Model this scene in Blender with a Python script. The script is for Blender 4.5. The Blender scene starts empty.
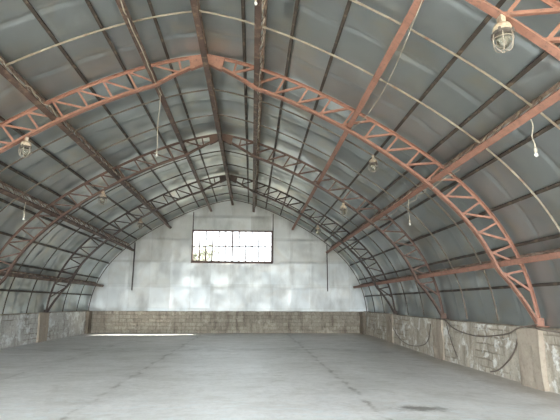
import bpy, bmesh, math, random
from mathutils import Vector, Matrix, noise
random.seed(7)
C = bpy.context.scene.collection
PI = math.pi
D, SP = 26.11, 5.288              # depth of the far gable, truss spacing
YT = [D - SP*k for k in (4, 3, 2, 1)]   # the four arches in view
HW, HF, HT = 7.743, 1.20, 7.566

# ------------------------------------------------------------------ profile
def _prof():
    A = Vector((HW, HF)); B = Vector((0, HT)); d = B - A
    n = Vector((HT - HF, HW)).normalized()
    r = []
    for i in range(401):
        t = i/400
        r.append(A + d*t + n*(1.478*4*t*(1-t) + 2.09*t*(1-t)*(1-2*t) + 9.19*t*(1-t)*(t-.5)**2))
    return r[::-1]                # from apex to foot
PR = _prof()
LS = [0.0]
for a, b in zip(PR[:-1], PR[1:]): LS.append(LS[-1] + (b-a).length)
LEN = LS[-1]
def prof(s, off=0.0):
    """x, z on the arch at arc distance s from the apex (negative: left side), off metres inwards"""
    sg = -1 if s < 0 else 1
    a = abs(s)
    if a >= LEN:
        i, t = 399, (a-LS[399])/(LS[400]-LS[399])
    else:
        lo, hi = 0, 400
        while hi-lo > 1:
            m = (lo+hi)//2
            if LS[m] <= a: lo = m
            else: hi = m
        i = lo; t = (a-LS[i])/(LS[i+1]-LS[i])
    p = PR[i].lerp(PR[i+1], t) if t <= 1 else PR[i] + (PR[i+1]-PR[i])*t
    j0, j1 = max(0, i-6), min(400, i+7)
    tg = (PR[j1]-PR[j0]).normalized()
    if a < .12: tg = (PR[20]-PR[0]).normalized().lerp(Vector((1, 0)), 1-a/.12).normalized()
    nin = Vector((-tg.y, tg.x)); nin = nin if nin.y < 0 else -nin
    q = p + nin*off
    return Vector((sg*q.x, q.y)), Vector((sg*nin.x, nin.y))
def ztop(x):
    x = abs(x)
    if x >= HW: return 0
    for a, b in zip(PR[:-1], PR[1:]):
        if a.x <= x <= b.x: return a.y + (b.y-a.y)*(x-a.x)/max(1e-6, b.x-a.x)
    return HT

def ztopo(x): return max(1.12, ztop(max(0, abs(x)-.3))+.30)

# ------------------------------------------------------------------ helpers
def tag(o, label=None, cat=None, group=None, kind=None):
    if label: o['label'] = label
    if cat: o['category'] = cat
    if group: o['group'] = group
    if kind: o['kind'] = kind
    return o
def empty(name, loc=(0, 0, 0)):
    o = bpy.data.objects.new(name, None); C.objects.link(o); o.location = loc
    o.empty_display_size = .1
    return o
def build(name, bm, mat, parent=None, loc=None, smooth=False):
    me = bpy.data.meshes.new(name)
    bmesh.ops.recalc_face_normals(bm, faces=bm.faces[:])
    if smooth:
        for f in bm.faces: f.smooth = True
    bm.to_mesh(me); bm.free(); me.materials.append(mat)
    o = bpy.data.objects.new(name, me); C.objects.link(o)
    if parent: o.parent = parent
    if loc: o.location = loc
    return o
def box(bm, a, b):
    vs = [bm.verts.new((x, y, z)) for x in (a[0], b[0]) for y in (a[1], b[1]) for z in (a[2], b[2])]
    for f in ((0,1,3,2),(4,6,7,5),(0,4,5,1),(2,3,7,6),(0,2,6,4),(1,5,7,3)): bm.faces.new([vs[i] for i in f])
def sweep(bm, pts, frames, poly):
    """polygon (n,b) carried along pts with frames (N,B)"""
    rings = []
    for p, (n, b) in zip(pts, frames):
        rings.append([bm.verts.new(Vector(p) + n*u + b*v) for u, v in poly])
    k = len(poly)
    for r0, r1 in zip(rings[:-1], rings[1:]):
        for i in range(k): bm.faces.new((r0[i], r0[(i+1) % k], r1[(i+1) % k], r1[i]))
    bm.faces.new(rings[0]); bm.faces.new(rings[-1][::-1])
def bar(bm, a, b, poly, up):
    a = Vector(a); b = Vector(b); d = (b-a).normalized()
    up = Vector(up); n = (up - d*up.dot(d)).normalized(); s = d.cross(n)
    sweep(bm, [a, b], [(n, s)]*2, poly)
def rect(w, h): return [(-w/2, -h/2), (w/2, -h/2), (w/2, h/2), (-w/2, h/2)]
def angle(a, b, t): return [(0, 0), (a, 0), (a, t), (t, t), (t, b), (0, b)]
def circ(r, k=8): return [(r*math.cos(2*PI*i/k), r*math.sin(2*PI*i/k)) for i in range(k)]
def tube(bm, pts, r, k=6):
    pts = [Vector(p) for p in pts]; fr = []; n = None
    for i in range(len(pts)):
        d = (pts[min(i+1, len(pts)-1)] - pts[max(i-1, 0)]).normalized()
        if n is None:
            n = d.orthogonal().normalized()
        else: n = (n - d*n.dot(d)).normalized()
        fr.append((n, d.cross(n)))
    sweep(bm, pts, fr, circ(r, k))
def spline(pts, k=8):
    P = [Vector(p) for p in pts]; out = []
    P = [P[0]*2-P[1]] + P + [P[-1]*2-P[-2]]
    for i in range(1, len(P)-2):
        for j in range(k):
            t = j/k
            out.append(.5*((2*P[i]) + (P[i+1]-P[i-1])*t + (2*P[i-1]-5*P[i]+4*P[i+1]-P[i+2])*t*t + (3*P[i]-P[i-1]-3*P[i+1]+P[i+2])*t**3))
    out.append(P[-2]); return out
def lathe(bm, prof_, k=20, c=(0, 0, 0)):
    rings = []
    for r, z in prof_:
        rings.append([bm.verts.new((c[0]+r*math.cos(2*PI*i/k), c[1]+r*math.sin(2*PI*i/k), c[2]+z)) for i in range(k)])
    for a, b in zip(rings[:-1], rings[1:]):
        for i in range(k): bm.faces.new((a[i], a[(i+1) % k], b[(i+1) % k], b[i]))
    bm.faces.new(rings[0]); bm.faces.new(rings[-1][::-1])

# ------------------------------------------------------------------ materials
class NT:
    def __init__(s, name):
        s.m = bpy.data.materials.new(name); s.m.use_nodes = True
        s.t = s.m.node_tree; s.t.nodes.clear()
        s.out = s.n('ShaderNodeOutputMaterial'); s.b = s.n('ShaderNodeBsdfPrincipled')
        s.l(s.b.outputs[0], s.out.inputs[0]); s.tc = s.n('ShaderNodeTexCoord')
    def n(s, k, **kw):
        x = s.t.nodes.new(k)
        for a, v in kw.items(): setattr(x, a, v)
        return x
    def l(s, a, b): s.t.links.new(a, b)
    def val(s, sock, v):
        if hasattr(v, 'is_linked') or isinstance(v, bpy.types.NodeSocket): s.l(v, sock)
        else: sock.default_value = v
    def mapping(s, scale=(1, 1, 1), src=None, rot=(0, 0, 0)):
        m = s.n('ShaderNodeMapping'); s.l(src or s.tc.outputs['Object'], m.inputs[0])
        m.inputs['Scale'].default_value = scale; m.inputs['Rotation'].default_value = rot
        return m.outputs[0]
    def noise(s, scale, detail=4, rough=.55, vec=None, dist=0):
        x = s.n('ShaderNodeTexNoise'); s.l(vec or s.tc.outputs['Object'], x.inputs['Vector'])
        x.inputs['Scale'].default_value = scale; x.inputs['Detail'].default_value = detail
        x.inputs['Roughness'].default_value = rough; x.inputs['Distortion'].default_value = dist
        return x.outputs['Fac']
    def ramp(s, f, stops, interp='LINEAR'):
        r = s.n('ShaderNodeValToRGB'); s.l(f, r.inputs[0]); r.color_ramp.interpolation = interp
        e = r.color_ramp.elements
        while len(e) < len(stops): e.new(.5)
        for i, (p, c) in enumerate(stops):
            e[i].position = p; e[i].color = (c, c, c, 1) if isinstance(c, (int, float)) else (*c, 1)
        return r.outputs[0]
    def mix(s, f, a, b, mode='MIX'):
        x = s.n('ShaderNodeMix', data_type='RGBA', blend_type=mode)
        s.val(x.inputs[0], f)
        for sock, v in ((x.inputs[6], a), (x.inputs[7], b)):
            if isinstance(v, tuple): sock.default_value = (*v, 1)
            else: s.l(v, sock)
        return x.outputs[2]
    def math(s, op, a, b=0.0, c=None):
        x = s.n('ShaderNodeMath', operation=op); s.val(x.inputs[0], a); s.val(x.inputs[1], b)
        if c is not None: s.val(x.inputs[2], c)
        return x.outputs[0]
    def bump(s, h, strength=.3, dist=.02, nrm=None):
        b = s.n('ShaderNodeBump'); s.l(h, b.inputs['Height']); b.inputs['Strength'].default_value = strength
        b.inputs['Distance'].default_value = dist
        if nrm: s.l(nrm, b.inputs['Normal'])
        s.l(b.outputs[0], s.b.inputs['Normal']); return b.outputs[0]
    def set(s, **kw):
        for k, v in kw.items():
            sock = s.b.inputs[k.replace('_', ' ')]
            if isinstance(v, tuple): sock.default_value = (*v, 1)
            elif isinstance(v, (int, float)): sock.default_value = v
            else: s.l(v, sock)

def steel(name, base, dark, rust=None, rough=.6, sc=6, lo=.35, hi=.7):
    m = NT(name)
    c = m.mix(m.ramp(m.noise(sc, 5), [(lo, 0), (hi, 1)]), base, dark)
    if rust: c = m.mix(m.ramp(m.noise(sc*2.3, 6, .6), [(.52, 0), (.68, 1)]), c, rust)
    m.set(Base_Color=c, Roughness=rough, Metallic=0.0)
    m.bump(m.noise(40, 3), .15, .004)
    return m.m
M = {}
M['oxide'] = steel('red_oxide_paint', (.37, .185, .13), (.27, .13, .09), (.19, .11, .08))
M['oxide_dark'] = steel('weathered_oxide', (.115, .068, .05), (.06, .042, .034), (.24, .165, .11), sc=2.6)
M['galv_hoop'] = steel('weathered_hoop', (.33, .29, .225), (.21, .165, .12), (.18, .11, .075), sc=2.2)
M['hoop_brown'] = steel('brown_hoop', (.15, .12, .09), (.08, .06, .045), (.12, .08, .055), sc=2.2)  # darker hoop colour, for ribs just beyond the full red truss
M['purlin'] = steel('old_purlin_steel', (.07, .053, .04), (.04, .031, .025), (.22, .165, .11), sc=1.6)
M['oxide_brown'] = steel('brown_oxide', (.16, .09, .068), (.09, .058, .045), (.13, .085, .06), sc=3)  # darker version of the truss colour, for the halfway truss
M['oxide_black'] = steel('dark_brown_oxide', (.075, .05, .04), (.045, .033, .027), (.09, .06, .045), sc=3)  # darkest version of the truss colour, for the rear truss
M['girder_top'] = steel('girder_upper_steel', (.20, .135, .10), (.11, .075, .055), (.36, .28, .20), sc=2.2)
M['frame'] = steel('window_steel', (.17, .10, .085), (.10, .06, .05), None)
M['post'] = steel('dark_post', (.10, .075, .065), (.06, .05, .045), None)
M['cable'] = steel('black_cable', (.13, .10, .08), (.19, .15, .12), None, sc=3)
M['rope'] = steel('pale_wire', (.55, .50, .40), (.40, .34, .26), None)
M['lampbody'] = steel('lamp_enamel', (.58, .50, .38), (.40, .30, .22), (.5, .27, .17), sc=14)
M['lampdark'] = steel('lamp_collar', (.16, .13, .11), (.08, .07, .06), None, sc=14)
M['cage'] = steel('cage_wire', (.42, .37, .30), (.25, .2, .16), None, sc=14)

def sheet(name, base, alt, stain, r0, r1, metal=.85, bs=.5):
    m = NT(name)
    big = m.noise(.55, 4, .55, dist=.6)
    c = m.mix(m.ramp(big, [(.35, 0), (.65, 1)]), base, alt)
    c = m.mix(m.math('MULTIPLY', m.ramp(m.noise(.9, 3, .5, dist=.6), [(.50, 0), (.75, 1)]), .6), c, stain)
    r = m.ramp(m.noise(1.1, 3, .5, dist=.5), [(.3, r0), (.7, r1)])
    m.set(Base_Color=c, Metallic=metal, Roughness=r)
    m.bump(m.noise(1.5, 1.5, .4), bs, .05)
    return m
m = sheet('roof_sheet_metal', (.53, .56, .55), (.43, .46, .455), (.57, .52, .40), .34, .44, metal=.93, bs=.12)
M['roof'] = m.m
m = sheet('gable_sheet_metal', (.80, .83, .84), (.71, .74, .75), (.62, .58, .52), .42, .58, metal=.5, bs=.15)
sx = m.n('ShaderNodeSeparateXYZ'); m.l(m.tc.outputs['Object'], sx.inputs[0]); cb = m.n('ShaderNodeCombineXYZ'); m.l(sx.outputs[0], cb.inputs[0]); m.l(sx.outputs[2], cb.inputs[1])
bt = m.n('ShaderNodeTexBrick'); m.l(cb.outputs[0], bt.inputs['Vector']); bt.inputs['Color1'].default_value = (.84, .82, .79, 1); bt.inputs['Color2'].default_value = (1, 1, 1, 1)
bt.inputs['Mortar'].default_value = (.72, .70, .67, 1); bt.inputs['Scale'].default_value = 1; bt.inputs['Mortar Size'].default_value = .012; bt.inputs['Mortar Smooth'].default_value = 1
bt.inputs['Brick Width'].default_value = 1.135; bt.inputs['Row Height'].default_value = 1.33; bt.offset = 0.03
gc = m.mix(1.0, m.b.inputs['Base Color'].links[0].from_socket, bt.outputs['Color'], 'MULTIPLY')
gc = m.mix(m.math('MULTIPLY', m.ramp(m.noise(1, 5, .6, vec=m.mapping((1.3, 1, .5))), [(.48, 0), (.68, 1)]), .45), gc, (.33, .315, .29))
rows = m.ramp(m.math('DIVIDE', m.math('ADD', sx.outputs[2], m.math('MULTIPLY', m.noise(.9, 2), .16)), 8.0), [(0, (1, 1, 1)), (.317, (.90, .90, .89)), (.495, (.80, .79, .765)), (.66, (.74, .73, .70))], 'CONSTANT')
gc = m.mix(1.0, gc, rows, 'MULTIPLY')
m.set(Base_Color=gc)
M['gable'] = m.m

def masonry(name, axis, c1, c2, mortar, patch, dark, pr=(.56, .62), bw=.40, bh=.2, bs=.8, mort=.018):
    m = NT(name)
    sx = m.n('ShaderNodeSeparateXYZ'); m.l(m.tc.outputs['Object'], sx.inputs[0])
    cb = m.n('ShaderNodeCombineXYZ'); m.l(sx.outputs[axis], cb.inputs[0]); m.l(sx.outputs[2], cb.inputs[1])
    wob = m.n('ShaderNodeVectorMath', operation='SCALE'); wob.inputs['Scale'].default_value = .06
    nz = m.n('ShaderNodeTexNoise'); m.l(m.tc.outputs['Object'], nz.inputs['Vector']); nz.inputs['Scale'].default_value = 2.5
    m.l(nz.outputs['Color'], wob.inputs[0])
    ad = m.n('ShaderNodeVectorMath', operation='ADD'); m.l(cb.outputs[0], ad.inputs[0]); m.l(wob.outputs[0], ad.inputs[1])
    bt = m.n('ShaderNodeTexBrick'); m.l(ad.outputs[0], bt.inputs['Vector'])
    bt.inputs['Color1'].default_value = (*c1, 1); bt.inputs['Color2'].default_value = (*c2, 1)
    bt.inputs['Mortar'].default_value = (*mortar, 1); bt.inputs['Scale'].default_value = 1
    bt.inputs['Mortar Size'].default_value = mort; bt.inputs['Mortar Smooth'].default_value = .4
    bt.inputs['Brick Width'].default_value = bw; bt.inputs['Row Height'].default_value = bh
    big = m.ramp(m.noise(.8, 4, .6), [(.42, 0), (.66, 1)])
    # render coat hides the blocks in large areas
    coat = m.ramp(m.noise(.45, 4, .6, dist=.6), [(.5-(1-bs)*.3, 0), (.6-(1-bs)*.3, 1)])
    plaster = m.mix(m.noise(2.5, 6, .65), c1, c2)
    col = m.mix(coat, bt.outputs['Color'], plaster)
    streak = m.noise(1, 5, .6, vec=m.mapping((3.5, 3.5, .7)))
    col = m.mix(m.math('MULTIPLY', m.ramp(streak, [(.5, 0), (.7, 1)]), .7), col, dark)
    col = m.mix(m.ramp(m.noise(2.4, 7, .65, dist=.5), [(pr[0], 0), (pr[1], 1)]), col, patch)
    col = m.mix(m.math('MULTIPLY', m.ramp(m.noise(14, 5, .7), [(.5, 0), (.7, 1)]), .5), col, dark)
    col = m.mix(m.math('MULTIPLY', big, .25), col, dark)
    m.set(Base_Color=col, Roughness=.92)
    h = m.math('ADD', m.math('MULTIPLY', m.math('SUBTRACT', 1.0, bt.outputs['Fac']), m.math('SUBTRACT', 1.0, coat)), m.math('MULTIPLY', m.noise(5, 7, .65), 1.2))
    m.bump(h, .8, .03)
    return m.m
M['wall_r'] = masonry('rendered_block_right', 1, (.60, .54, .44), (.48, .42, .34), (.33, .28, .22), (.80, .78, .72), (.20, .16, .12), (.53, .60), bs=.75, mort=.022)
M['wall_l'] = masonry('rendered_block_left', 1, (.60, .585, .55), (.50, .48, .44), (.27, .24, .20), (.74, .75, .73), (.20, .17, .14), (.52, .60), bs=.6)
M['wall_e'] = masonry('brick_end', 0, (.50, .45, .36), (.38, .33, .26), (.33, .285, .225), (.58, .52, .43), (.13, .095, .075), (.55, .72), bw=.40, bh=.2, bs=1.2, mort=.02)
M['pil_dark'] = masonry('stained_pilaster', 1, (.30, .25, .19), (.20, .165, .125), (.2, .17, .14), (.42, .37, .30), (.08, .06, .05), (.6, .7), bs=-1.5)
M['pil'] = masonry('concrete_pilaster', 1, (.46, .39, .30), (.36, .30, .24), (.4, .34, .27), (.70, .66, .58), (.25, .19, .15), (.60, .7), bs=-1.5)

def floor_mat():
    m = NT('worn_concrete')
    o = m.tc.outputs['Object']
    c = m.mix(m.ramp(m.noise(.35, 5, .6, dist=.4), [(.3, 0), (.7, 1)]), (.82, .81, .81), (.68, .67, .65))
    c = m.mix(m.math('MULTIPLY', m.ramp(m.noise(1, 6, .7, vec=m.mapping((.7, 1.5, 1))), [(.45, 0), (.75, 1)]), .5), c, (.40, .38, .34))
    c = m.mix(m.math('MULTIPLY', m.ramp(m.noise(7, 7, .75), [(.45, 0), (.7, 1)]), .5), c, (.48, .47, .45))
    c = m.mix(m.math('MULTIPLY', m.ramp(m.noise(1.4, 7, .7, dist=.5), [(.52, 0), (.64, 1)]), .4), c, (.46, .44, .40))
    # worn pale flecks in a band near the doorway
    sx = m.n('ShaderNodeSeparateXYZ'); m.l(o, sx.inputs[0])
    band = m.math('SUBTRACT', 1.0, m.math('MINIMUM', 1.0, m.math('ABSOLUTE', m.math('MULTIPLY', m.math('SUBTRACT', sx.outputs[1], 7.0), .42))))
    fl = m.ramp(m.noise(1, 8, .72, vec=m.mapping((2.6, 5.5, 1))), [(.52, 0), (.60, 1)])
    c = m.mix(m.math('MULTIPLY', m.math('MULTIPLY', fl, band), .8), c, (.72, .76, .78))
    # slab joints and cracks: lines with wobble
    wob = m.math('MULTIPLY', m.math('SUBTRACT', m.noise(1.3, 6, .7), .5), .55)
    def line(ax, pos, w, dep):
        v = m.math('ABSOLUTE', m.math('SUBTRACT', m.math('ADD', sx.outputs[ax], wob), pos))
        q = m.math('SUBTRACT', 1.0, m.math('MINIMUM', 1.0, m.math('DIVIDE', v, w)))
        return m.math('MULTIPLY', q, dep)
    j = line(0, -1.45, .10, .8)
    for a in ((0, 3.15, .09, .8), (0, -4.1, .09, .5), (1, 16.9, .20, .55), (1, 11.0, .06, .3), (1, 21.2, .12, .3), (1, 16.9, .9, .4), (0, -1.45, .5, .28), (0, -4.1, .5, .25), (0, 3.15, .4, .2), (1, 24.6, 1.0, .3)):
        j = m.math('MAXIMUM', j, line(*a))
    j = m.math('MULTIPLY', j, m.ramp(m.noise(1.6, 4, .6), [(.38, .05), (.62, 1)]))
    c = m.mix(j, c, (.20, .18, .15))
    # dark oil stain
    vd = m.n('ShaderNodeVectorMath', operation='DISTANCE')
    m.l(m.mapping((.75, 1.6, 0)), vd.inputs[0]); vd.inputs[1].default_value = (3.92*.75, 7.5*1.6, 0)
    st = m.math('ADD', vd.outputs['Value'], m.math('MULTIPLY', m.math('SUBTRACT', m.noise(5, 6, .7), .5), .9))
    c = m.mix(m.ramp(st, [(.12, .8), (.42, 0)]), c, (.13, .12, .10))
    # dirt collected along the right wall
    e = m.math('ADD', sx.outputs[0], m.math('MULTIPLY', m.noise(2, 6, .7), .9))
    c = m.mix(m.ramp(m.math('SUBTRACT', e, 6.6), [(.3, 0), (1.0, .7)]), c, (.36, .31, .25))
    m.set(Base_Color=c, Roughness=m.ramp(m.noise(1.2, 5, .6), [(.3, .33), (.7, .5)]))
    m.bump(m.math('SUBTRACT', m.noise(6, 8, .7), j), .35, .02)
    return m.m
M['floor'] = floor_mat()
m = NT('gravel'); m.set(Base_Color=m.mix(m.noise(3, 8, .7), (.13, .125, .11), (.08, .08, .07)), Roughness=.95); m.bump(m.noise(12, 6, .7), .6, .03); M['gravel'] = m.m
# glazing: clear pane with slight dirt
m = NT('dusty_glass'); t = m.t
tr = m.n('ShaderNodeBsdfTransparent'); tr.inputs[0].default_value = (.56, .57, .57, 1)
gl = m.n('ShaderNodeBsdfGlossy'); gl.inputs['Roughness'].default_value = .05
df = m.n('ShaderNodeBsdfDiffuse'); df.inputs[0].default_value = (.6, .58, .52, 1)
mx = m.n('ShaderNodeMixShader'); mx.inputs[0].default_value = .06; m.l(tr.outputs[0], mx.inputs[1]); m.l(gl.outputs[0], mx.inputs[2])
mx2 = m.n('ShaderNodeMixShader'); m.l(m.ramp(m.noise(2.5, 6, .7), [(.45, .04), (.75, .3)]), mx2.inputs[0]); m.l(mx.outputs[0], mx2.inputs[1]); m.l(df.outputs[0], mx2.inputs[2])
m.l(mx2.outputs[0], m.out.inputs[0]); M['glass'] = m.m
m = NT('lamp_glass'); m.set(Base_Color=(.62, .60, .50), Roughness=.12, Transmission_Weight=.85, IOR=1.45); M['lampglass'] = m.m
m = NT('bulb_glass'); m.set(Base_Color=(.9, .89, .84), Roughness=.2, Transmission_Weight=.25); M['bulb'] = m.m
m = NT('bark'); m.set(Base_Color=m.mix(m.noise(8), (.16, .12, .09), (.09, .07, .05)), Roughness=.9); M['bark'] = m.m
m = NT('leaf'); m.set(Base_Color=m.mix(m.noise(3), (.05, .06, .035), (.08, .08, .05)), Roughness=.7); M['leaf'] = m.m

# ------------------------------------------------------------------ setting
def sstep(a, b, x):
    t = min(1, max(0, (x-a)/(b-a))); return t*t*(3-2*t)
YF = -1.4       # front gable
def drop(x, y): return -.165*sstep(3.6, 7.2, x)*(1-sstep(13, 26.5, y))
bm = bmesh.new()
nx, ny = 62, 110
G = [[bm.verts.new((-8.0+15.9*i/nx, YF+(D+.4-YF)*j/ny, 0)) for i in range(nx+1)] for j in range(ny+1)]
for r in G:
    for v in r: v.co.z = drop(v.co.x, v.co.y) + .012*(noise.noise(v.co*.6)) - .006
for j in range(ny):
    for i in range(nx): bm.faces.new((G[j][i], G[j][i+1], G[j+1][i+1], G[j+1][i]))
ret = bmesh.ops.extrude_face_region(bm, geom=bm.faces[:])
for v in [e for e in ret['geom'] if isinstance(e, bmesh.types.BMVert)]: v.co.z = -.28
tag(build('floor', bm, M['floor'], smooth=False), kind='structure')
bm = bmesh.new(); box(bm, (-40, -30, -.5), (40, 60, -.3))
tag(build('ground', bm, M['gravel']), kind='structure')

def wall_mesh(axis, face, back, a0, a1, ztopf, zbot=-.29, step=.12, rough=.02, seed=0.0):
    """low masonry wall: gridded face with real unevenness"""
    bm = bmesh.new()
    n = int((a1-a0)/step); kz = 12
    def P(a, z, off, depth):
        return (depth, a, z) if axis == 'y' else (a, depth, z)
    sg = 1 if back > face else -1
    rows = []
    for i in range(n+1):
        a = a0+(a1-a0)*i/n; zt = ztopf(a) + .025*noise.noise(Vector((a*2.2, seed, 3)))
        col = []
        for k in range(kz+1):
            z = zbot + (zt-zbot)*k/kz
            e = rough*noise.fractal(Vector((a*2.4, z*2.4, seed)), 1, 2, 4) + .03*sg*(-1)*max(0, .35-z)*1.0
            col.append(bm.verts.new(P(a, z, 0, face + e)))
        col.append(bm.verts.new(P(a, zt, 0, back)))
        col.append(bm.verts.new(P(a, zbot, 0, back)))
        rows.append(col)
    K = len(rows[0])
    for r0, r1 in zip(rows[:-1], rows[1:]):
        for k in range(K): bm.faces.new((r0[k], r1[k], r1[(k+1) % K], r0[(k+1) % K]))
    bm.faces.new(rows[0]); bm.faces.new(rows[-1][::-1])
    return bm
def rtop(y): return 1.17 - .09*(1-sstep(13, 26, y))
tag(build('wall_right', wall_mesh('y', 7.46, 7.98, YF, D+.3, rtop, seed=2), M['wall_r']), kind='structure')
tag(build('wall_left', wall_mesh('y', -7.66, -8.1, YF, D+.3, lambda y: 1.17, seed=5), M['wall_l']), kind='structure')
tag(build('wall_far_base', wall_mesh('x', D-.08, D+.4, -7.66, 7.46, lambda x: 1.17, rough=.015, seed=9), M['wall_e']), kind='structure')

# roof skin: sheets bellied between the hoops, lapped half way
HS = SP/3
PUR = [.93, 2.0, 2.93, 4.98, 5.95, 6.94, 7.94, 8.9, 9.87]
GIR = [1.40, 3.97, 6.43, 9.17]
marks = sorted([0]+PUR+GIR+[LEN+.12])
def belly(s, y):
    a = abs(s)
    for p, q in zip(marks[:-1], marks[1:]):
        if p <= a <= q: u = (a-p)/(q-p); break
    else: u = 0
    ph = ((y-D)/HS) % 1.0
    x = math.sin(PI*u)
    ls = .5 + .045*x + .03*noise.noise(Vector((s*.6, y*.1, 7)))
    d = .035*x*math.sin(PI*ph)
    v = (ph-ls)*HS
    d += .040*(math.exp(-(v/.05)**2)) + (.012 if v > 0 else 0)*math.exp(-abs(v)/.3)
    d += .055*noise.fractal(Vector((s*.9, y*.55, 1.3)), 1, 2, 2)*(.35+x)
    return d
bm = bmesh.new()
ns, nyr = 150, 560
S0 = LEN+.24
rows = []
for j in range(nyr+1):
    y = YF + (D+.15-YF)*j/nyr
    col = []
    for i in range(ns+1):
        s = -S0+2*S0*i/ns
        p, n = prof(s, -.10 - belly(s, y))
        col.append(bm.verts.new((p.x, y, p.y)))
    rows.append(col)
for r0, r1 in zip(rows[:-1], rows[1:]):
    for i in range(ns): bm.faces.new((r0[i], r0[i+1], r1[i+1], r1[i]))
o = tag(build('ceiling', bm, M['roof'], smooth=True), kind='structure')
md = o.modifiers.new('thick', 'SOLIDIFY'); md.thickness = .006; md.offset = 1

# far gable of sheet metal with the window hole
WX0, WX1, WZ0, WZ1 = -2.23, 2.30, 3.95, 5.73
def lins(a, b, st):
    n = max(1, round((b-a)/st)); return [a+(b-a)*i/n for i in range(n)]
xs = lins(-8.0, WX0, .07)+lins(WX0, WX1, .07)+lins(WX1, 8.0, .07)+[8.0]
zs = lins(1.12, WZ0, .07)+lins(WZ0, WZ1, .07)+lins(WZ1, 7.95, .07)+[7.95]
VX = [-5.9, -4.55, -3.4, -2.23, -1.1, .02, 1.15, 2.3, 3.45, 4.6, 5.8]; HZ = [2.45, 3.88, 5.2, 6.55]
bm = bmesh.new()
def gy(x, z):
    y = D+.10 + .022*noise.fractal(Vector((x*.7, z*.8, 4)), 1, 2, 3)
    row = sum(1 for h in HZ if z > h)
    for v in VX:
        dd = x-v-(.03 if row % 2 else 0)
        y -= .006*math.exp(-(dd/.04)**2) - .006*(dd > 0)*math.exp(-abs(dd)/.35)
    for h in HZ:
        dd = z-h-.03*noise.noise(Vector((x*.8, h, 0)))
        y -= .014*math.exp(-(dd/.05)**2)*(.5+noise.noise(Vector((x*.5, h*3, 2)))) - .014*(dd > 0)*math.exp(-abs(dd)/.3)
    y -= .035*math.exp(-((z-1.25)/.12)**2)*noise.noise(Vector((x*1.6, 0, 8)))
    # dented bottom sheets
    y += .03*noise.noise(Vector((x*.9, z*2.2, 11)))*max(0, 1-(z-1.1)/1.8)
    return y
VV = [[None]*len(xs) for _ in zs]
for j, z in enumerate(zs):
    for i, x in enumerate(xs):
        zz = min(z, ztopo(x))
        VV[j][i] = bm.verts.new((x, gy(x, zz), zz))
for j in range(len(zs)-1):
    for i in range(len(xs)-1):
        cx, cz = (xs[i]+xs[i+1])/2, (zs[j]+zs[j+1])/2
        if WX0 < cx < WX1 and WZ0 < cz < WZ1: continue
        if zs[j] > ztopo(cx)+.12: continue
        q = (VV[j][i], VV[j][i+1], VV[j+1][i+1], VV[j+1][i])
        try: bm.faces.new(q)
        except ValueError: pass
bmesh.ops.dissolve_degenerate(bm, dist=1e-4, edges=bm.edges[:])
o = tag(build('wall_far', bm, M['gable'], smooth=True), kind='structure')
md = o.modifiers.new('thick', 'SOLIDIFY'); md.thickness = .008; md.offset = -1

# near gable behind the camera with the wide open doorway
DX0, DX1, DZ = -6.6, 6.6, 4.0
bm = bmesh.new()
xs2 = lins(-7.9, DX0, .25)+lins(DX0, DX1, .25)+lins(DX1, 7.9, .25)+[7.9]
for a, b in zip(xs2[:-1], xs2[1:]):
    z0 = DZ if DX0-.01 < (a+b)/2 < DX1 else -.28
    za, zb = max(ztop(a)+.14, 1.3), max(ztop(b)+.14, 1.3)
    if za < z0 and zb < z0: continue
    v = [bm.verts.new((x, y, z)) for y in (YF-.12, YF) for x, z in ((a, z0), (b, z0), (b, max(z0+.01, zb)), (a, max(z0+.01, za)))]
    for f in ((0,1,2,3),(7,6,5,4),(0,4,5,1),(2,6,7,3),(1,5,6,2),(0,3,7,4)): bm.faces.new([v[i] for i in f])
tag(build('wall_near', bm, M['gable']), kind='structure')

# window
win = tag(empty('window_1', ((WX0+WX1)/2, D+.05, WZ0)), kind='structure')
W, H = WX1-WX0, WZ1-WZ0; hw = W/2
bm = bmesh.new()
box(bm, (-hw-.07, -.03, -.10), (hw+.07, .03, .03)); box(bm, (-hw-.05, -.02, H-.06), (hw+.05, .02, H+.04))
box(bm, (-hw-.06, -.02, .0), (-hw+.04, .03, H)); box(bm, (hw-.04, -.02, 0), (hw+.06, .03, H))
build('window_frame', bm, M['frame'], win)
bm = bmesh.new(); box(bm, (-.045, -.025, .0), (.045, .025, H-.05)); build('mullion', bm, M['frame'], win)
bm = bmesh.new(); box(bm, (-hw+.03, -.022, H*.49-.035), (hw-.03, .022, H*.49+.035)); build('transom', bm, M['frame'], win)
bm = bmesh.new()
for h in (-1, 1):
    for k in range(1, 6):
        x = h*(.02 + (hw-.03)*k/6)
        box(bm, (x-.034, -.014, .02), (x+.034, .004, H-.05))
build('glazing_bars', bm, M['frame'], win)
bm = bmesh.new(); box(bm, (-hw, .005, 0), (hw, .011, H)); build('window_glass', bm, M['glass'], win)

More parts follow.
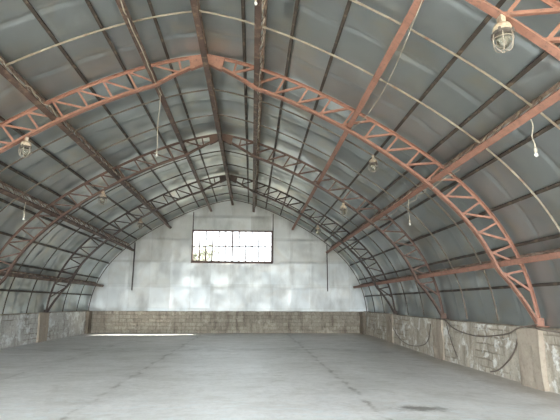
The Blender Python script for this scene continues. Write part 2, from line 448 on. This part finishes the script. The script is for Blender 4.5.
# ------------------------------------------------------------------ arch trusses
def inoff(a):
    if a < 1.42: return .20 + (.55-.20)*max(0, (a-.13))/(1.42-.13)
    if a > 9.3: return .61 + (.07-.61)*min(1, (a-9.3)/(LEN-9.3))
    return .55 + .06*min(1, max(0, (a-4)/3))
def arcpath(s0, s1, offf, y, n):
    pts, fr = [], []
    for i in range(n+1):
        s = s0+(s1-s0)*i/n
        p, nn = prof(s, offf(abs(s)))
        pts.append(Vector((p.x, y, p.y))); fr.append((Vector((nn.x, 0, nn.y)), Vector((0, 1, 0))))
    return pts, fr
def Tsec(w, d, t, flip=1):    # pair of angles back to back: a T
    return [(-t*flip, -w/2), (0, -w/2), (0, -t/2), (d*flip, -t/2), (d*flip, t/2), (0, t/2), (0, w/2), (-t*flip, w/2)]
def make_truss():
    r = empty('arch_truss', (0, 0, HF))
    inv = Vector((0, 0, -HF))
    def put(name, bm, mat=M['oxide'], par=r): 
        bmesh.ops.translate(bm, verts=bm.verts[:], vec=inv); return build(name, bm, mat, par)
    bm = bmesh.new(); p, f = arcpath(-LEN, LEN, lambda a: 0, 0, 120); sweep(bm, p, f, Tsec(.11, .055, .012)); put('outer_chord', bm)
    for sg in (-1, 1):
        bm = bmesh.new(); p, f = arcpath(.10*sg, LEN*sg, inoff, 0, 64); sweep(bm, p, f, Tsec(.13, .07, .014, -1)); put('inner_chord', bm)
    for sg in (-1, 1):
        for i in range(16):
            s = .72+.625*i
            if s > 9.9: break
            a0, n0 = prof(sg*s, .03); b0, _ = prof(sg*(s-.06 if s > .8 else s), inoff(s)-.03)
            if abs(s-GIR[0]) > .12:
                bm = bmesh.new(); bar(bm, (a0.x, 0, a0.y), (b0.x, 0, b0.y), angle(.055, .05, .008), (0, 1, 0)); put('web_brace', bm)
            s2 = min(s+.54, 10.15)
            c0, _ = prof(sg*s2, .03)
            bm = bmesh.new(); bar(bm, (b0.x, -.008, b0.y), (c0.x, -.008, c0.y), angle(.055, .05, .008), (0, 1, 0)); put('web_brace', bm)
    # ridge gusset following both slopes
    bm = bmesh.new()
    T, Bt = [], []
    for i in range(-6, 7):
        s = .44*i/6
        a, _ = prof(s, -.012); b, _ = prof(s, inoff(abs(s))+.05 if abs(s) > .05 else .22)
        T.append(a); Bt.append(b)
    for y0, y1 in ((-.014, .014),):
        A = [[bm.verts.new((q.x, y, q.y)) for q in L] for y in (y0, y1) for L in (T, Bt)]
        for i in range(12):
            for a_, b_ in ((0, 1), (2, 3), (0, 2), (1, 3)): bm.faces.new((A[a_][i], A[a_][i+1], A[b_][i+1], A[b_][i]))
        for i in (0, 12): bm.faces.new((A[0][i], A[1][i], A[3][i], A[2][i]))
    bmesh.ops.scale(bm, verts=bm.verts[:], vec=(1, 4.2, 1))
    put('gusset_plate', bm)
    for sg in (-1, 1):
        bm = bmesh.new(); x = sg*7.74; zb = 1.10 if sg > 0 else 1.165
        box(bm, (x-.13, -.16, zb), (x+.13, .16, zb+.025)); box(bm, (x-.10, -.05, zb), (x+.09, .05, HF+.10))
        bmesh.ops.bevel(bm, geom=bm.edges[:], offset=.01, segments=1, affect='EDGES')
        put('foot_plate', bm)
    return r
def copy_tree(o, parent=None):
    c = o.copy(); C.objects.link(c); c.parent = parent
    for ch in o.children: copy_tree(ch, c)
    return c
_om = {}
def brown_mesh(me, k):
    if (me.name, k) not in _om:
        c = me.copy(); c.materials[0] = M['oxide_brown' if k == 2 else 'oxide_black']; _om[(me.name, k)] = c
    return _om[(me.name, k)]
T0 = make_truss()
TL = ['lattice arch truss nearest the camera, only its lower chord crossing the top right corner',
      'large red oxide lattice arch truss, the nearest one seen in full, orange ridge plate',
      'brown lattice arch truss halfway down the hall, between the red and darkest ones',
      'dark lattice arch truss closest to the far gable with its window']
for k, y in enumerate(YT):
    t = T0 if k == 0 else copy_tree(T0)
    if k >= 2:  # farther trusses take the darker colours
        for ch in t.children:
            ch.data = brown_mesh(ch.data, k)
    t.location = (0, y, HF); tag(t, TL[k], 'roof truss', 'lattice arch trusses')

# hoops (light ribs) between the trusses
def arc_member(name, poly, off, s0=-LEN-.03, s1=LEN+.03, n=110, mat=M['galv_hoop']):
    bm = bmesh.new(); p, f = arcpath(s0, s1, lambda a: off, 0, n); sweep(bm, p, f, poly)
    bmesh.ops.translate(bm, verts=bm.verts[:], vec=(0, 0, -HF)); return build(name, bm, mat)
hoop0 = arc_member('arch_rib', angle(.045, .045, .006), -.01)
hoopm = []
for mm in ('hoop_brown', 'purlin'):
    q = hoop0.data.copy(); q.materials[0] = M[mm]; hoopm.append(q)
hl = [(YT[0]+HS, 'pale curved steel rib crossing the roof nearest the camera, before the full red truss'),
      (YT[0]+2*HS, 'pale curved steel rib just in front of the full red arch truss'),
      (YT[1]+HS, 'curved steel rib just behind the full red arch truss'),
      (YT[1]+2*HS, 'curved steel rib just in front of the brown halfway truss'),
      (YT[2]+HS, 'curved steel rib just behind the brown halfway truss'),
      (YT[2]+2*HS, 'curved steel rib just in front of the darkest rear truss'),
      (YT[3]+HS, 'curved steel rib just behind the darkest rear truss'),
      (YT[3]+2*HS, 'curved steel rib between rear truss and far gable, second from the gable'),
      (D-.06, 'curved edge rib running round the top of the far gable sheeting')]
for i, (y, lb) in enumerate(hl):
    h = hoop0 if i == 0 else hoop0.copy()
    if i: C.objects.link(h)
    if i >= 2: h.data = hoopm[0 if i < 4 else 1]  # rib colour steps darker towards the far gable
    h.location = (0, y, HF); tag(h, lb, 'steel rib', 'thin curved ribs between the trusses')

# light purlins
PL = {0: 'beside the ridge girder', 1: 'second outwards from the ridge', 2: 'third outwards from the ridge',
      3: 'just below the second girder from the ridge', 4: 'just above the third girder from the ridge', 5: 'immediately below the third girder',
      6: 'in the middle of the steep side bay', 7: 'just above the lowest girder', 8: 'below the lowest girder, above the low wall'}
PL[1] = 'just below the girder nearest the ridge'; PL[2] = 'just above the second girder from the ridge'
for sg in (-1, 1):
    for i, s in enumerate(PUR):
        p, n = prof(sg*s, -.03)
        bm = bmesh.new(); N = Vector((n.x, 0, n.y)); Bv = Vector((0, 1, 0)).cross(N)
        sweep(bm, [Vector((0, YF+.02, 0)), Vector((0, D-.02, 0))], [(N, Bv)]*2, angle(-.05, .05*sg, .006) if 0 else [(-.05, -.033), (.0, -.033), (.0, .033), (-.05, .033)])
        o = build('purlin', bm, M['purlin'], loc=(p.x, 0, p.y))
        tag(o, 'thin lengthwise purlin on the %s roof slope, %s' % ('left' if sg < 0 else 'right', PL[i]), 'purlin', 'thin lengthwise purlins')

# heavy lattice girders
def girder(s, label, mat):
    p, n = prof(s, -.03)
    r = empty('lattice_girder', (p.x, YF+.1, p.y)); tag(r, label, 'girder', 'heavy lengthwise lattice girders')
    N = Vector((n.x, 0, n.y)); Bv = Vector((0, 1, 0)).cross(N)
    Lg = D-.16-(YF+.1)
    dp = .49 if s else .40
    w = .125
    bm = bmesh.new(); sweep(bm, [N*.0, N*.0+Vector((0, Lg, 0))], [(N, Bv)]*2, [(-.02, -.03), (.02, -.03), (.02, .03), (-.02, .03)]); build('top_chord', bm, M['girder_top'], r)
    bm = bmesh.new(); h = .05; t = .008
    sec = [(dp, -w/2), (dp, w/2), (dp-h, w/2), (dp-h, w/2-t), (dp-t, w/2-t), (dp-t, -w/2+t), (dp-h, -w/2+t), (dp-h, -w/2)]
    sweep(bm, [Vector((0, 0, 0)), Vector((0, Lg, 0))], [(N, Bv)]*2, sec)
    build('bottom_chord', bm, mat, r)
    k = int(Lg/.55); st = Lg/k
    for i in range(k):
        a = Vector((0, i*st, 0)); b = a+Vector((0, st/2, 0))+N*(dp-.01); c = Vector((0, (i+1)*st, 0))
        bm = bmesh.new(); tube(bm, [a, b, c], .014, 6)
        build('lacing_rod', bm, M['girder_top'], r)
    return r
girder(0, 'heavy lattice girder along the ridge, meeting the truss ridge plates', M['oxide_dark'])
GN = ['nearest the ridge', 'second down from the ridge', 'third down from the ridge', 'lowest one, above the low wall']
for sg in (-1, 1):
    for i, s in enumerate(GIR):
        girder(sg*s, 'heavy lattice girder on the %s roof slope, %s' % ('left' if sg < 0 else 'right', GN[i]), M['oxide_dark'] if (sg < 0 or i == 0) else M['oxide'])

# posts on the far gable
for x, z0, z1, lb in ((-2.27, WZ0-.05, ztop(2.27)-.1, 'dark upright steel post at the left edge of the window'),
                      (2.35, WZ0-.05, ztop(2.35)-.1, 'dark upright steel post at the right edge of the window'),
                      (-5.5, 2.3, ztop(5.5)-.05, 'dark upright steel post on the far gable, left of the window'),
                      (5.5, 2.3, ztop(5.5)-.05, 'dark upright steel post on the far gable, right of the window')):
    bm = bmesh.new(); bar(bm, (0, 0, 0), (0, 0, z1-z0), angle(.05, .05, .01), (0, -1, 0))
    tag(build('gable_post', bm, M['post'], loc=(x, D+.02, z0)), lb, 'post', 'upright posts on the far gable')

# edge angle lying on the right wall top
for sg, y0, lb in ((1, 3.5, 'pale steel edge strip along the top of the right low wall'), (-1, 9, 'steel edge strip along the top of the left low wall')):
    bm = bmesh.new()
    ys = [y0+(D-.1-y0)*i/50 for i in range(51)]
    zz = [(rtop(y) if sg > 0 else 1.17)+.015+.012*noise.noise(Vector((y, 0, 0))) for y in ys]
    sweep(bm, [Vector((sg*7.57 - (.1 if sg < 0 else 0), y, z)) for y, z in zip(ys, zz)], [(Vector((0, 0, 1)), Vector((1, 0, 0)))]*51, rect(.035, .05))
    tag(build('edge_strip', bm, M['galv_hoop']), lb, 'steel strip')

# pilasters
def pilaster(x0, x1, y0, y1, zt, label, seed):
    mm = M['pil_dark'] if 'dark' in label.split()[0] else M['pil']
    bm = bmesh.new(); box(bm, (x0, y0, -.29), (x1, y1, zt))
    bmesh.ops.subdivide_edges(bm, edges=bm.edges[:], cuts=9, use_grid_fill=True)
    for v in bm.verts:
        v.co += Vector((noise.fractal(v.co*1.9+Vector((seed, 0, 0)), 1, 2, 4), noise.fractal(v.co*1.9+Vector((0, seed, 5)), 1, 2, 4), .5*noise.noise(v.co*3)))*.035
    tag(build('pilaster', bm, mm), label, 'pilaster', 'rough concrete pilasters')
pilaster(7.33, 7.47, 9.70, 10.52, 1.09, 'rough concrete pilaster at the right edge, under the foot of the full red truss', 1)
pilaster(7.40, 7.47, 14.95, 15.75, 1.10, 'concrete pilaster on the right wall below the halfway truss foot', 2)
pilaster(7.40, 7.47, 20.3, 21.2, 1.14, 'concrete pilaster on the right wall below the darkest rear truss', 3)
pilaster(-7.66, -7.58, 20.0, 20.85, 1.18, 'pale concrete pilaster on the left wall below the rear truss foot', 4)
pilaster(-7.66, -7.48, 25.5, 26.0, 1.17, 'dark concrete pilaster in the left far corner', 5)
pilaster(7.30, 7.47, 25.3, 26.0, 1.14, 'dark concrete pilaster in the right far corner', 6)
bm = bmesh.new(); box(bm, (-1.55, D-.16, -.05), (-1.15, D-.0, 1.165))
bmesh.ops.bevel(bm, geom=bm.edges[:], offset=.012, segments=1, affect='EDGES')
tag(build('pilaster', bm, M['wall_e']), 'narrow brick pier standing out of the far low wall, left of its middle', 'pilaster', 'rough concrete pilasters')
bm = bmesh.new(); box(bm, (.82+1.3, D-.14, -.05), (.82+1.65, D-.0, 1.165))
bmesh.ops.bevel(bm, geom=bm.edges[:], offset=.012, segments=1, affect='EDGES')
tag(build('pilaster', bm, M['wall_e']), 'narrow brick pier standing out of the far low wall, right of its middle', 'pilaster', 'rough concrete pilasters')

# ------------------------------------------------------------------ caged lamps
def make_lamp():
    r = empty('caged_lamp')
    bm = bmesh.new(); box(bm, (-.03, -.05, -.075), (.03, .05, .02)); tube(bm, [(-.0, 0, -.02), (.0, 0, -.10)], .02, 8); build('hanger', bm, M['lampbody'], r)
    bm = bmesh.new(); lathe(bm, [(.035, -.075), (.06, -.085), (.098, -.11), (.112, -.15), (.114, -.195), (.10, -.205)], 24); build('housing', bm, M['lampbody'], r, smooth=True)
    bm = bmesh.new(); lathe(bm, [(.10, -.200), (.118, -.203), (.122, -.235), (.10, -.245), (.07, -.245)], 24)
    for i in range(4):
        a = PI/4+i*PI/2; tube(bm, [(.118*math.cos(a), .118*math.sin(a), -.185), (.128*math.cos(a), .128*math.sin(a), -.255)], .018, 8)
    build('collar', bm, M['lampdark'], r)
    bm = bmesh.new(); lathe(bm, [(.078, -.235), (.083, -.29), (.08, -.35), (.062, -.395), (.03, -.42), (.006, -.426)], 20); build('glass_globe', bm, M['lampglass'], r, smooth=True)
    bm = bmesh.new()
    for i in range(6):
        a = i*PI/3; c, s = math.cos(a), math.sin(a)
        tube(bm, spline([(c*q, s*q, z) for q, z in ((.112, -.235), (.128, -.29), (.122, -.37), (.085, -.435), (.03, -.458))], 4), .006, 5)
    for q, z in ((.128, -.305), (.035, -.457)):
        tube(bm, [(q*math.cos(2*PI*i/24), q*math.sin(2*PI*i/24), z) for i in range(25)], .0055, 5)
    build('guard_cage', bm, M['cage'], r)
    return r
lamp0 = make_lamp()
def on_in(s, extra=.05):
    p, _ = prof(s, inoff(abs(s))+extra); return p
LP = [(5.02, YT[0], 'large caged industrial lamp under the nearest truss, top right', 0),
      (-4.72, YT[1], 'caged lamp under the full red truss, far left of the picture', 0),
      (-4.63, YT[2], 'caged lamp hanging from the brown halfway truss on the left slope', 0),
      (-4.60, YT[3], 'small dark caged lamp on the rear truss, left slope', 0),
      (4.95, YT[1]+HS-.01, 'caged lamp hung from a thin rib behind the full red truss, right slope', 1),
      (5.14, YT[2], 'small caged lamp on the brown halfway truss, right slope', 0),
      (4.95, YT[3], 'small caged lamp near the far gable, on the rear truss right slope', 0)]
for i, (s, y, lb, hoop) in enumerate(LP):
    o = lamp0 if i == 0 else copy_tree(lamp0)
    p = prof(s, .03)[0] if hoop else on_in(s, .02)
    o.location = (p.x, y+(.0 if hoop else 0), p.y-.005); o.rotation_euler = (0, 0, i*.7)
    tag(o, lb, 'lamp', 'caged industrial lamps')
# bare bulbs on cords
def pend(s, y, ln, label, cable_r=.009):
    p, n = prof(s, .475-.03)
    r = empty('pendant_bulb', (p.x, y, p.y)); tag(r, label, 'bulb', 'bare bulbs on pale cords')
    bm = bmesh.new(); pts = spline([(.012*math.sin(i*1.7), .012*math.cos(i*2.1), -ln*i/5) for i in range(6)], 4); tube(bm, pts, cable_r, 6); build('cord', bm, M['rope'], r)
    e = pts[-1]
    bm = bmesh.new(); lathe(bm, [(.018, .02), (.022, .0), (.022, -.05), (.018, -.06)], 12, e); build('socket', bm, M['rope'], r)
    bm = bmesh.new(); lathe(bm, [(.014, -.055), (.022, -.07), (.031, -.09), (.030, -.11), (.018, -.126), (.004, -.131)], 14, e); build('bulb', bm, M['bulb'], r, smooth=True)
pend(6.50, 6.42, .50, 'bare bulb on a pale cord at the far right, under the third girder')
pend(6.43, 12.0, .66, 'small bare bulb on a cord under the third right girder, beyond the full red truss')
pend(-1.40, 10.9, 1.55, 'bare bulb on a long pale cord left of the ridge')
pend(-6.43, 13.4, .42, 'bare bulb on a short cord under the third girder of the left slope')
pend(1.34, 6.98, .06, 'white bulb close under the girder right of the ridge, at the top edge')

# wires along girders
def wire(s, y0, y1, amp, label, mat='rope', r=.010, side=.09, off=.46, sag=0, seed=1, name='wire'):
    pts = []
    n = int((y1-y0)/.22); rnd = random.Random(seed)
    for i in range(n+1):
        y = y0+(y1-y0)*i/n
        e = amp*(rnd.random()-.3) + sag*abs(math.sin(PI*(y-y0)/1.9))
        p, nn = prof(s+side*(1 if s > 0 else -1)*(1+.4*rnd.uniform(-1, 1)), off+e)
        pts.append((p.x, y, p.y))
    bm = bmesh.new(); tube(bm, spline(pts, 4), r, 5)
    tag(build(name, bm, M[mat]), label, 'wire')
wire(-1.40, 3.5, 11, .10, 'pale frayed wire wandering along the girder left of the ridge', r=.012, seed=3, side=-.02)
wire(1.40, 4, 24, .10, 'thin wire twisted along the girder right of the ridge', r=.008, side=.10, seed=5, mat='cage')
wire(6.43, 9, 17, .02, 'pale wire drooping in loops under the third right girder', r=.010, side=.10, sag=.17, seed=8)
wire(-3.97, 4.6, 10, .05, 'pale wire lying along the second girder of the left slope', r=.010, side=-.11, seed=12, off=.40)
wire(-6.43, 9, 17, .05, 'wire running along the third girder of the left slope', r=.008, side=-.1, seed=14, off=.40, mat='cage')
p1 = [prof(s, o)[0] for s, o in ((4.0, .47), (4.15, .50), (4.22, .42), (4.18, .52), (4.05, .5))]
bm = bmesh.new(); tube(bm, spline([(q.x, y, q.y) for q, y in zip(p1, (5.4, 6.9, 8.3, 9.3, 10.2))], 8), .008, 5)
tag(build('wire', bm, M['rope']), 'thin pale wire hanging beside the second right girder', 'wire')

# cables on the right wall
def cable(pts, x, r, label, mat='cable'):
    bm = bmesh.new(); tube(bm, spline([(q[2] if len(q) > 2 else x, q[0], q[1]) for q in pts], 8), r*.75, 7)
    tag(build('cable', bm, M[mat]), label, 'cable', 'cables hanging on the right wall')
cable([(14.95, 1.14, 7.5), (13.98, .88), (12.79, .75), (11.81, .80), (10.95, .92), (10.35, 1.08, 7.3), (9.95, 1.17, 7.5)], 7.38, .022, 'thick black cable sagging between two truss feet on the right wall')
cable([(10.56, .95, 7.40), (10.72, .58), (11.06, .28), (11.56, -.0), (11.95, -.10)], 7.38, .024, 'black cable curving from the nearest pilaster down to the floor')
cable([(20.6, 1.07), (20.1, .61), (19.35, .23), (18.38, .05), (17.38, .06), (16.46, .20), (16.05, .42), (15.9, .67), (15.8, .93)], 7.37, .018, 'dark cable looping low across the block wall between the two farther pilasters')
cable([(14.6, 1.08), (14.38, .66), (14.15, .32), (13.91, .04)], 7.40, .018, 'thin dark cable dropping straight down the wall from the halfway truss foot')
cable([(9.95, 1.16, 7.42), (9.48, 1.10, 7.2), (9.0, 1.05, 7.35), (8.2, .98, 7.38)], 7.3, .022, 'black cable leaving the nearest pilaster at the picture edge')

# tree seen through the window
tr = empty('tree', (-3.0, 32, -.9)); tr.scale = (1.12, 1.12, 1.12); tr.location.z = -1.0; tag(tr, 'small tree outside, seen through the lower left window panes', 'tree')
bm = bmesh.new(); rnd = random.Random(4)
tube(bm, spline([(0, 0, 0), (.1, 0, 1.5), (0, .1, 3), (.15, 0, 4.2), (.1, 0, 5.2)], 5), .09, 7)
tips = []
for i in range(26):
    z = rnd.uniform(2.6, 5.1); a = rnd.uniform(0, 2*PI); l = rnd.uniform(.5, 1.3)
    e = Vector((math.cos(a)*l, math.sin(a)*l, z+rnd.uniform(.2, .6))); tube(bm, spline([(.05, .0, z), e*.5+Vector((0, 0, z*.5)), e], 3), .022, 5); tips.append(e)
build('trunk', bm, M['bark'], tr)
bm = bmesh.new()
for e in tips:
    for k in range(110):
        c = e+Vector((rnd.gauss(0, .28), rnd.gauss(0, .28), rnd.gauss(0, .22)))
        u = Vector((rnd.gauss(0, 1), rnd.gauss(0, 1), rnd.gauss(0, 1))).normalized()*.11; w = u.orthogonal().normalized()*.06
        q = [bm.verts.new(c+x) for x in (-u, w, u, -w)]; bm.faces.new(q)
build('foliage', bm, M['leaf'], tr)

# ------------------------------------------------------------------ light
w = bpy.data.worlds.new('sky'); bpy.context.scene.world = w; w.use_nodes = True
bg = w.node_tree.nodes['Background']; bg.inputs[0].default_value = (.87, .95, 1.0, 1); bg.inputs[1].default_value = 6.0
sd = bpy.data.lights.new('sun', 'SUN'); sd.energy = 80; sd.angle = .02; sd.color = (1, .95, .85)
so = bpy.data.objects.new('sun', sd); C.objects.link(so)
v = Vector((-.93, -.30, -1.0)); so.rotation_euler = v.to_track_quat('-Z', 'Y').to_euler(); so.location = (20, 5, 20)
def portal(name, loc, rot, sx, sy):
    l = bpy.data.lights.new(name, 'AREA'); l.shape = 'RECTANGLE'; l.size = sx; l.size_y = sy
    l.cycles.is_portal = True
    o = bpy.data.objects.new(name, l); C.objects.link(o); o.location = loc; o.rotation_euler = rot
portal('door_portal', ((DX0+DX1)/2, YF-.1, DZ/2-.1), (PI/2, 0, 0), DX1-DX0, DZ+.2)
portal('window_portal', ((WX0+WX1)/2, D+.2, (WZ0+WZ1)/2), (-PI/2, 0, 0), W, H)

# ------------------------------------------------------------------ camera
pit, yaw, rol, F = .2036, .0606, .0038, 453.7
cp, sp_, cy, sy = math.cos(pit), math.sin(pit), math.cos(yaw), math.sin(yaw)
fw = Vector((sy*cp, cy*cp, sp_)); rt = Vector((cy, -sy, 0)); up = rt.cross(fw)
r2 = rt*math.cos(rol)+up*math.sin(rol); u2 = -rt*math.sin(rol)+up*math.cos(rol)
cd = bpy.data.cameras.new('camera'); cam = bpy.data.objects.new('camera', cd); C.objects.link(cam)
cd.sensor_width = 36; cd.sensor_fit = 'HORIZONTAL'; cd.lens = F/560*36; cd.clip_end = 300; cd.clip_start = .05
mt = Matrix((r2, u2, -fw)).transposed().to_4x4(); mt.translation = Vector((1.1905, 0, 1.6)); cam.matrix_world = mt
sc = bpy.context.scene; sc.camera = cam
sc.view_settings.view_transform = 'Standard'; sc.view_settings.look = 'None'; sc.view_settings.gamma = 1
sc.view_settings.use_curve_mapping = False; sc.view_settings.exposure = 1.95
